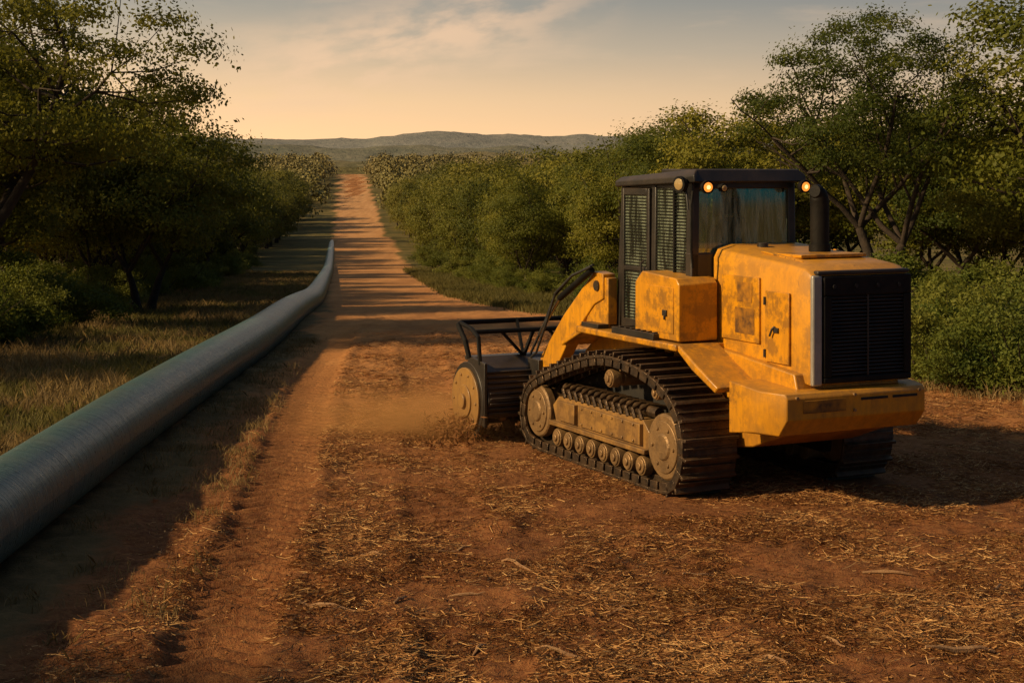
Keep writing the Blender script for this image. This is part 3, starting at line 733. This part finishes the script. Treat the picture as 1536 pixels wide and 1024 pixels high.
m=MB();m.tube([(cx0-.01,dy0+.1,2.0),(cx0-.05,dy0+.1,2.02),(cx0-.05,dy0+.1,2.3),(cx0-.01,dy0+.1,2.32)],.012,8);part(m,'handle',M_blk,door)
m=MB();m.box(.92,1.44,.75,1.25,1.9,2.05);m.loft([[(.92,.70,2.0),(1.44,.70,2.0),(1.44,.84,2.0),(.92,.84,2.0)],[(.94,.60,2.66),(1.42,.60,2.66),(1.42,.73,2.66),(.94,.73,2.66)],[(1.02,.58,2.82),(1.34,.58,2.82),(1.34,.69,2.82),(1.02,.69,2.82)]])
m.box(1.07,1.29,.57,.68,2.84,3.03);m.box(1.1,1.36,.9,1.2,1.6,1.9)
part(m,'seat',M_seat,cab,.03,3)
m=MB();m.box(.8,.92,1.0,1.5,1.6,2.25);m.box(1.54,1.66,1.0,1.5,1.6,2.25);m.cyl((1.6,1.4,2.25),(1.6,1.42,2.42),.02,8);m.cyl((.86,1.4,2.25),(.86,1.42,2.42),.02,8)
part(m,'console',M_seat,cab,.02)
def light(x,y,z,r,dirv,mat,par=roof,name='work_light'):
    d=Vector(dirv).normalized();p=Vector((x,y,z));m=MB();m.tube([p,p+d*.05,p+d*.09],[r*.7,r,r],18);m.tube([p-Vector((0,0,r)),p+Vector((0,0,r*.2))],.012,6)
    h=part(m,name,M_exh,par)
    m=MB();m.tube([p+d*.08,p+d*.094,p+d*.1],[r*.78,r*.7,r*.5],18);part(m,'lamp',mat,h)
    if mat is M_lamp:
        m=MB();m.tube([p+d*.1,p+d*.106],[r*.32,r*.2],12);part(m,'lamp_bulb',M_core,h)
light(.60,.235,3.15,.07,(-.1,-1,-.1),M_lamp);light(.79,.235,3.14,.045,(0,-1,-.1),M_lampoff)
light(1.82,.235,3.15,.07,(.0,-1,-.1),M_lamp)
light(.475,.42,3.17,.085,(-1,-.25,0),M_lampoff)
m=MB();m.tube([(.49,.42,3.2),(.46,.36,3.08),(.47,.34,2.9)],.012,6);part(m,'cable',M_rub,roof)
m=MB();m.px([(.2,1.55),(.2,2.14),(.26,2.2),(.95,2.24),(1.1,2.12),(1.1,1.55)],.27,.74);sb=part(m,'storage_box',M_yel,None,.012,2)
m=MB();m.box(.262,.272,.3,.85,1.62,2.1);sbd=part(m,'box_door',M_yel,sb,.003)
m=MB();m.box(.245,.264,.42,.50,1.80,1.86);m.cyl((.25,.46,1.80),(.25,.46,1.76),.012,8);part(m,'latch',M_blk,sbd,.003)
m=MB();m.tube([(.5,.3,2.3),(.47,.28,2.5),(.47,.28,2.95),(.5,.3,3.1)],.014,8);part(m,'handrail',M_exh)
poly=[(.05,0),(1.0,0),(2.2,0),(3.1,0),(3.38,.12),(3.46,.42),(3.34,.74),(3.0,.92),(2.2,1.16),(1.5,1.33),(.95,1.33),(.35,1.24),(-.1,1.05),(-.32,.72),(-.33,.36),(-.16,.08)]
def chaikin(p,n):
    for _ in range(n):
        q=[]
        for i in range(len(p)):
            a=p[i];b=p[(i+1)%len(p)]
            q+=[(a[0]*.75+b[0]*.25,a[1]*.75+b[1]*.25),(a[0]*.25+b[0]*.75,a[1]*.25+b[1]*.75)]
        p=q
    return p
lp=np.array(chaikin(poly,3));lpc=np.vstack([lp,lp[:1]]);sl=np.concatenate([[0],np.cumsum(np.linalg.norm(np.diff(lpc,axis=0),axis=1))]);PER=sl[-1]
def tp(s):
    s=s%PER;return np.array([np.interp(s,sl,lpc[:,0]),np.interp(s,sl,lpc[:,1])])
def build_track(x0,x1,outer):
    sgn=-1 if outer==x0 else 1
    nS=46;pit=PER/nS;m=MB()
    for i in range(nS):
        s=i*pit;a=tp(s-pit*.46);b=tp(s+pit*.46);c=(a+b)/2;t=(b-a)/np.linalg.norm(b-a);nrm=np.array([t[1],-t[0]])
        T3=(0,t[0],t[1]);N3=(0,nrm[0],nrm[1]);xc=(x0+x1)/2;hw=(x1-x0)/2
        o_=c-nrm*.035
        m.obox((xc,o_[0],o_[1]),(1,0,0),T3,N3,hw,pit*.475,.016)
        g_=c-t*pit*.36+nrm*.0;m.obox((xc,g_[0],g_[1]),(1,0,0),T3,N3,hw-.004,.016,.036)
        g_=c+t*pit*.1-nrm*.012;m.obox((xc,g_[0],g_[1]),(1,0,0),T3,N3,hw-.02,.01,.018)
        for dx in(-.13,.13):
            k_=c-nrm*.095;m.obox((xc+dx,k_[0],k_[1]),(1,0,0),T3,N3,.028,pit*.5,.05)
        k_=c-nrm*.09;m.obox((x0+.03 if sgn<0 else x1-.03,k_[0],k_[1]),(1,0,0),T3,N3,.018,pit*.38,.04)
    tr=part(m,'track',M_steel,None,.004,1)
    X=lambda d: outer-sgn*d
    def wheel(y,z,r,name,mat=M_iron,d0=.05,hub=True,spok=0):
        w=MB();w.tube([(X(d0+.1),y,z),(X(d0+.02),y,z),(X(d0),y,z)],[r,r,r*.94],28)
        w.tube([(X(d0),y,z),(X(d0-.015),y,z)],[r*.80,r*.78],28)
        w.tube([(X(d0-.015),y,z),(X(d0-.035),y,z)],[r*.42,r*.36],20)
        for k in range(spok):
            a=2*math.pi*k/spok;w.cyl((X(d0-.012),y+math.cos(a)*r*.6,z+math.sin(a)*r*.6),(X(d0-.03),y+math.cos(a)*r*.6,z+math.sin(a)*r*.6),r*.06,8)
        w.tube([(X(.2),y,z),(X(.5),y,z)],r*.9,24)
        part(w,name,mat,tr,.004,1)
    wheel(.13,.50,.34,'idler_wheel',M_iron,.05,True,6)
    wheel(3.02,.47,.31,'drive_sprocket',M_iron,.05,True,6)
    w=MB()
    for k in range(22):
        a=2*math.pi*k/22;w.obox((X(.3),3.02+math.cos(a)*.33,.47+math.sin(a)*.33),(1,0,0),(0,math.cos(a),math.sin(a)),(0,-math.sin(a),math.cos(a)),.03,.05,.02)
    part(w,'sprocket_teeth',M_steel,tr)
    for i in range(8):
        wheel(.62+i*.275,.225,.105,'track_roller',M_iron,.06,True,0)
    wheel(1.28,1.06,.10,'carrier_roller',M_iron,.05,True,5);wheel(.35,1.02,.075,'carrier_roller',M_iron,.08)
    w=MB()
    xa,xb=sorted((X(.09),X(.5)))
    w.px([(.52,.40),(.46,.56),(.62,.70),(2.55,.70),(2.7,.58),(2.62,.40)],xa,xb)
    xa,xb=sorted((X(.045),X(.1)))
    w.px([(.62,.44),(.62,.66),(2.0,.67),(2.0,.44)],xa,xb);w.box(*sorted((X(.04),X(.1))),2.08,2.5,.44,.66)
    w.box(*sorted((X(.03),X(.12))),.5,2.7,.36,.41)
    for i in range(6):
        w.cyl((X(.048),.75+i*.23,.64),(X(.03),.75+i*.23,.64),.016,8);w.cyl((X(.048),.75+i*.23,.47),(X(.03),.75+i*.23,.47),.016,8)
    tf=part(w,'track_frame',M_yeld,tr,.006)
    w=MB()
    for i in range(13):
        y_=.66+i*.145;w.tube([(X(.10),y_,.70),(X(.09),y_+.04,.79),(X(.2),y_+.05,.84),(X(.42),y_+.05,.80)],.026,7)
    w.tube([(X(.22),.5,.78),(X(.22),2.6,.78)],.06,12)
    part(w,'track_chain',M_steel,tr)
    w=MB();xa,xb=sorted((X(.52),X(.62)))
    w.px([(.1,.3),(.0,.9),(.6,1.2),(2.0,1.15),(3.0,.8),(3.1,.35)],xa,xb);part(w,'inner_guard',M_dark,tr)
    return tr
build_track(0,.65,0);build_track(1.98,2.63,2.63)
def arm(x0,x1,nm):
    m=MB()
    m.px([(1.98,2.14),(2.2,2.16),(2.95,1.60),(3.55,1.05),(3.75,.72),(3.62,.58),(3.35,.72),(2.9,1.22),(2.2,1.78),(1.98,1.86)],x0,x1)
    m.px([(1.9,1.5),(1.9,2.1),(2.2,2.1),(2.45,1.5)],x0+.02,x1-.02)
    a=part(m,'lift_arm',M_yel,None,.010)
    c=(x0+x1)/2
    for yy_,zz_,r_ in ((2.12,2.00,.06),(3.58,.82,.055)):
        m=MB();m.cyl((x0-.02,yy_,zz_),(x1+.02,yy_,zz_),r_,16);part(m,'pivot_pin',M_steel,a)
    m=MB();m.cyl((c-.13*nm,2.15,2.18),(c-.13*nm,2.95,1.8),.038,14);hc=part(m,'hydraulic_cylinder',M_exh,a)
    m=MB();m.cyl((c-.13*nm,2.95,1.8),(c-.13*nm,3.5,1.32),.022,10);part(m,'rod',M_chrome,a)
    for pts in ([(c-.17*nm,2.1,2.22),(c-.2*nm,2.5,2.1),(c-.19*nm,2.95,1.86),(c-.17*nm,3.25,1.45),(c-.17*nm,3.5,1.1),(c-.1*nm,3.8,1.0)],
                [(c-.14*nm,2.1,2.24),(c-.16*nm,2.6,2.08),(c-.15*nm,3.05,1.82),(c-.12*nm,3.35,1.5),(c-.1*nm,3.8,1.05)]):
        m=MB();m.tube(pts,.015,8);part(m,'hydraulic_hose',M_rub,a)
arm(.36,.52,1);arm(2.1,2.26,-1)
hy,hz0,hr=4.12,.47,.46;hx0,hx1=-.38,2.95
m=MB()
sec=[(hy-.42,.30),(hy-.52,.52),(hy-.40,.86),(hy-.10,1.02),(hy+.22,1.0),(hy+.2,.95),(hy-.08,.96),(hy-.36,.80),(hy-.46,.5),(hy-.37,.3)]
m.px(sec,hx0+.06,hx1-.06)
for i in range(9):
    z=.36+i*.062;y_=np.interp(z,[.3,.52,.86],[hy-.42,hy-.52,hy-.40])-.012
    m.box(hx0+.08,hx1-.08,y_-.012,y_+.012,z-.014,z+.014)
m.box(.3,.58,3.5,3.8,.5,1.0);m.box(2.04,2.32,3.5,3.8,.5,1.0)
head=part(m,'mulcher_head',M_blk,None,.008)
m=MB();m.cyl((hx0+.07,hy,hz0),(hx1-.07,hy,hz0),.30,32);drum=part(m,'drum',M_steel,head)
m=MB()
for r_ in range(12):
    a0=2*math.pi*r_/12
    for j in range(8):
        x_=hx0+.2+j*.4+(r_%3)*.13;a=a0
        m.obox((x_,hy+math.cos(a)*.345,hz0+math.sin(a)*.345),(1,0,0),(0,math.cos(a),math.sin(a)),(0,-math.sin(a),math.cos(a)),.045,.055,.03)
part(m,'cutter_teeth',M_iron,head,.004,1)
def circ(r,n=28,a0=0,cy=hy,cz=hz0,sy=1): return [(cy+math.cos(a0+2*math.pi*k/n)*r*sy,cz+math.sin(a0+2*math.pi*k/n)*r) for k in range(n)]
for xa,xb,s in((hx0,hx0+.06,-1),(hx1-.06,hx1,1)):
    m=MB();m.px(circ(hr+.02),xa,xb)
    m.px([(hy-.5,.2),(hy-.5,.98),(hy-.1,1.02),(hy+.1,.9),(hy+.0,.3)],xa+.01,xb-.01)
    sp=part(m,'side_plate',M_blk,head,.008)
    xo=xa if s<0 else xb
    m=MB();m.px(circ(hr-.05),min(xo,xo+s*.03),max(xo,xo+s*.03));m.px(circ(.2),min(xo,xo+s*.05),max(xo,xo+s*.05));m.px(circ(.09),min(xo,xo+s*.085),max(xo,xo+s*.085))
    for k in range(10):
        a=2*math.pi*k/10;m.cyl((xo+s*.028,hy+math.cos(a)*.33,hz0+math.sin(a)*.33),(xo+s*.045,hy+math.cos(a)*.33,hz0+math.sin(a)*.33),.018,8)
    part(m,'bearing_cover',M_yeld,head,.006)
m=MB();zt=1.40
m.tube([(hx0+.02,hy-.02,1.0),(hx0+.0,hy+.05,1.2),(hx0+.02,hy+.32,zt-.02),(hx0+.08,hy+.36,zt),(hx1-.08,hy+.36,zt),(hx1-.02,hy+.32,zt-.02),(hx1,hy+.05,1.2),(hx1-.02,hy-.02,1.0)],.032,10)
m.tube([(hx0+.02,hy-.35,.95),(hx0+.02,hy-.3,1.28),(hx0+.04,hy-.05,1.36),(hx0+.06,hy+.34,zt)],.028,8)
m.tube([(hx0+.04,hy-.18,1.33),(hx1-.04,hy-.18,1.33)],.028,8)
for x_ in (.35,1.0,1.65,2.3):
    m.beam((x_,hy-.1,1.0),(x_+.12,hy+.35,zt),.03,.06);m.beam((x_-.35,hy-.18,1.33),(x_,hy-.1,1.0),.03,.05,up=(0,1,0))
    m.beam((x_+.1,hy-.18,1.33),(x_,hy-.1,1.0),.03,.05,up=(0,1,0))
m.tube([(hx1-.02,hy-.35,.95),(hx1-.02,hy-.3,1.28),(hx1-.04,hy-.05,1.36),(hx1-.06,hy+.34,zt)],.028,8)
part(m,'guard_frame',M_exh,head)
rngd=np.random.default_rng(12)
n=3000
lx=rngd.uniform(-.8,2.9,n);ly=hy+rngd.normal(size=n)*.28+.15
ly[:1600]=hy+.1+rngd.normal(size=1600)*.28;dxx=np.abs(rngd.normal(size=1600))*.32;lx[:1600]=hx0-dxx
wxp=MO[0]+lx*cR[0]+ly*cF[0];wyp=MO[1]+lx*cR[1]+ly*cF[1]
hgt_=np.abs(rngd.normal(size=n))*.09*np.clip(1.3-np.abs(lx-hx0+.1),.3,1)
hgt_[:1600]=np.clip(.34-dxx*.7,.03,.34)*rngd.random(1600)**1.8
zz=Hh(wxp,wyp)+hgt_
v,f=leaf_quads(np.stack([wxp,wyp,zz],-1),.09,rngd,.22)
me=np_mesh('mulch_pile',v,f);attr(me,'rnd',rngd.random(len(f))*.6,'FACE');me.materials.append(M_straw)
o=add_obj('mulch_pile',me);o['kind']='stuff'

def dust(loc,sc,dens,seed):
    bm=bmesh.new();bmesh.ops.create_icosphere(bm,subdivisions=3,radius=1);me=bpy.data.meshes.new('dust_cloud');bm.to_mesh(me);bm.free()
    mt=bpy.data.materials.new('dust');mt.use_nodes=True;t=NT(mt.node_tree);t.n.clear()
    out=t.node('ShaderNodeOutputMaterial');co=t.node('ShaderNodeTexCoord').outputs['Object']
    L=t.node('ShaderNodeVectorMath',operation='LENGTH',ins={0:co}).outputs['Value']
    fall=t.math('POWER',t.math('SUBTRACT',1.0,L,0,True),1.7)
    mp=t.node('ShaderNodeMapping',ins={'Vector':co,'Location':(seed,0,0),'Scale':(1.6,1.6,1.0)}).outputs[0]
    n=t.ramp(t.noise(mp,1.7,4,.6,.5),[(.22,0.),(.78,1.)])
    d=t.math('MULTIPLY',t.math('MULTIPLY',fall,n),dens)
    vs=t.node('ShaderNodeVolumeScatter',ins={'Color':(1.0,.50,.17,1),'Density':d,'Anisotropy':-.2})
    va=t.node('ShaderNodeVolumeAbsorption',ins={'Color':(1.0,.50,.17,1),'Density':d})
    ad=t.node('ShaderNodeAddShader',ins={0:vs.outputs[0],1:va.outputs[0]})
    t.l.new(ad.outputs[0],out.inputs['Volume'])
    o=add_obj('dust_cloud',me,mt);o.location=loc;o.scale=sc;o['kind']='stuff'
    o['label']='golden dust drifting beside the mulching drum';o['category']='dust'
dust((-1.25,19.8,.12),(2.0,1.4,.60),3.0,1.0)

# ---------------------------------------------------------------- world, sun, camera
EL=R(29);AZ=(-.94,-.342)
w=bpy.data.worlds.new('World');scene.world=w;w.use_nodes=True
t=NT(w.node_tree);t.n.clear()
out=t.node('ShaderNodeOutputWorld')
d=t.node('ShaderNodeTexCoord').outputs['Generated']
s=t.node('ShaderNodeSeparateXYZ',ins={0:d})
X,Y,Z=s.outputs
ramp=t.ramp(Z,[(0,(1.10,.70,.35)),(.02,(1.06,.68,.355)),(.045,(.88,.61,.35)),(.075,(.56,.46,.33)),(.105,(.34,.33,.29)),(.14,(.24,.26,.255)),(.35,(.175,.195,.215)),(1,(.12,.15,.19))])
gx_=t.math('ADD',t.math('MULTIPLY',X,-.75),t.math('MULTIPLY',Y,.25))
c=t.mix(1.0,ramp,t.node('ShaderNodeCombineColor',ins={0:t.math('MULTIPLY_ADD',gx_,.95,.74),1:t.math('MULTIPLY_ADD',gx_,.75,.77),2:t.math('MULTIPLY_ADD',gx_,.45,.84)}).outputs[0],'MULTIPLY')
Yc=t.math('MAXIMUM',Y,.15)
ux=t.math('DIVIDE',X,Yc);vz=t.math('DIVIDE',Z,Yc)
line=t.math('SUBTRACT',vz,t.math('MULTIPLY_ADD',ux,.24,.0985))
band=t.math('POWER',2.718,t.math('MULTIPLY',t.math('MULTIPLY',line,line),-1500.0))
rx=t.math('MULTIPLY',t.ramp(t.math('ADD',ux,.5),[(.28,0.),(.38,1.),(.48,1.),(.58,.0)]),band)
vec=t.node('ShaderNodeCombineXYZ',ins={0:t.math('MULTIPLY',ux,26.0),1:t.math('MULTIPLY',t.math('SUBTRACT',vz,t.math('MULTIPLY',ux,.12)),62.0),2:2.1}).outputs[0]
cn=t.ramp(t.noise(vec,1.0,9,.52,.1),[(.34,0.),(.62,1.)],'EASE')
vec2=t.node('ShaderNodeCombineXYZ',ins={0:t.math('MULTIPLY',ux,9.0),1:t.math('MULTIPLY',vz,50.0),2:8.3}).outputs[0]
cn2=t.ramp(t.noise(vec2,1.0,6,.6,.2),[(.45,0.),(.8,.55)],'EASE')
c=t.mix(t.math('MULTIPLY',cn,t.math('MULTIPLY',rx,.68)),c,(.94,.62,.39))
c=t.mix(t.math('MULTIPLY',cn2,t.ramp(vz,[(.01,0.),(.05,.6),(.1,.6),(.2,0.)])),c,(.84,.58,.37))
sky=t.node('ShaderNodeTexSky',sky_type='NISHITA',sun_disc=False,sun_elevation=EL,sun_rotation=math.atan2(AZ[0],AZ[1]),dust_density=4.0,air_density=1.5)
b1=t.node('ShaderNodeBackground',ins={'Color':c,'Strength':1.0})
b2=t.node('ShaderNodeBackground',ins={'Color':sky.outputs[0],'Strength':.005})
ad=t.node('ShaderNodeAddShader',ins={0:b1.outputs[0],1:b2.outputs[0]})
t.l.new(ad.outputs[0],out.inputs['Surface'])

sl_=bpy.data.lights.new('sun','SUN');sl_.energy=5.0;sl_.angle=R(2.0);sl_.color=(1,.71,.37)
so=bpy.data.objects.new('sun',sl_);COL.objects.link(so)
dirv=Vector((AZ[0]*math.cos(EL),AZ[1]*math.cos(EL),math.sin(EL)))
so.rotation_euler=dirv.to_track_quat('Z','Y').to_euler();so.location=(-30,10,30)

cam=bpy.data.cameras.new('camera');co=bpy.data.objects.new('camera',cam);COL.objects.link(co)
co.location=(0,0,3.3);co.rotation_euler=(R(90),0,0)
cam.sensor_width=36;cam.lens=55;cam.shift_y=-257/1536;cam.clip_end=9000;cam.clip_start=.1
scene.camera=co
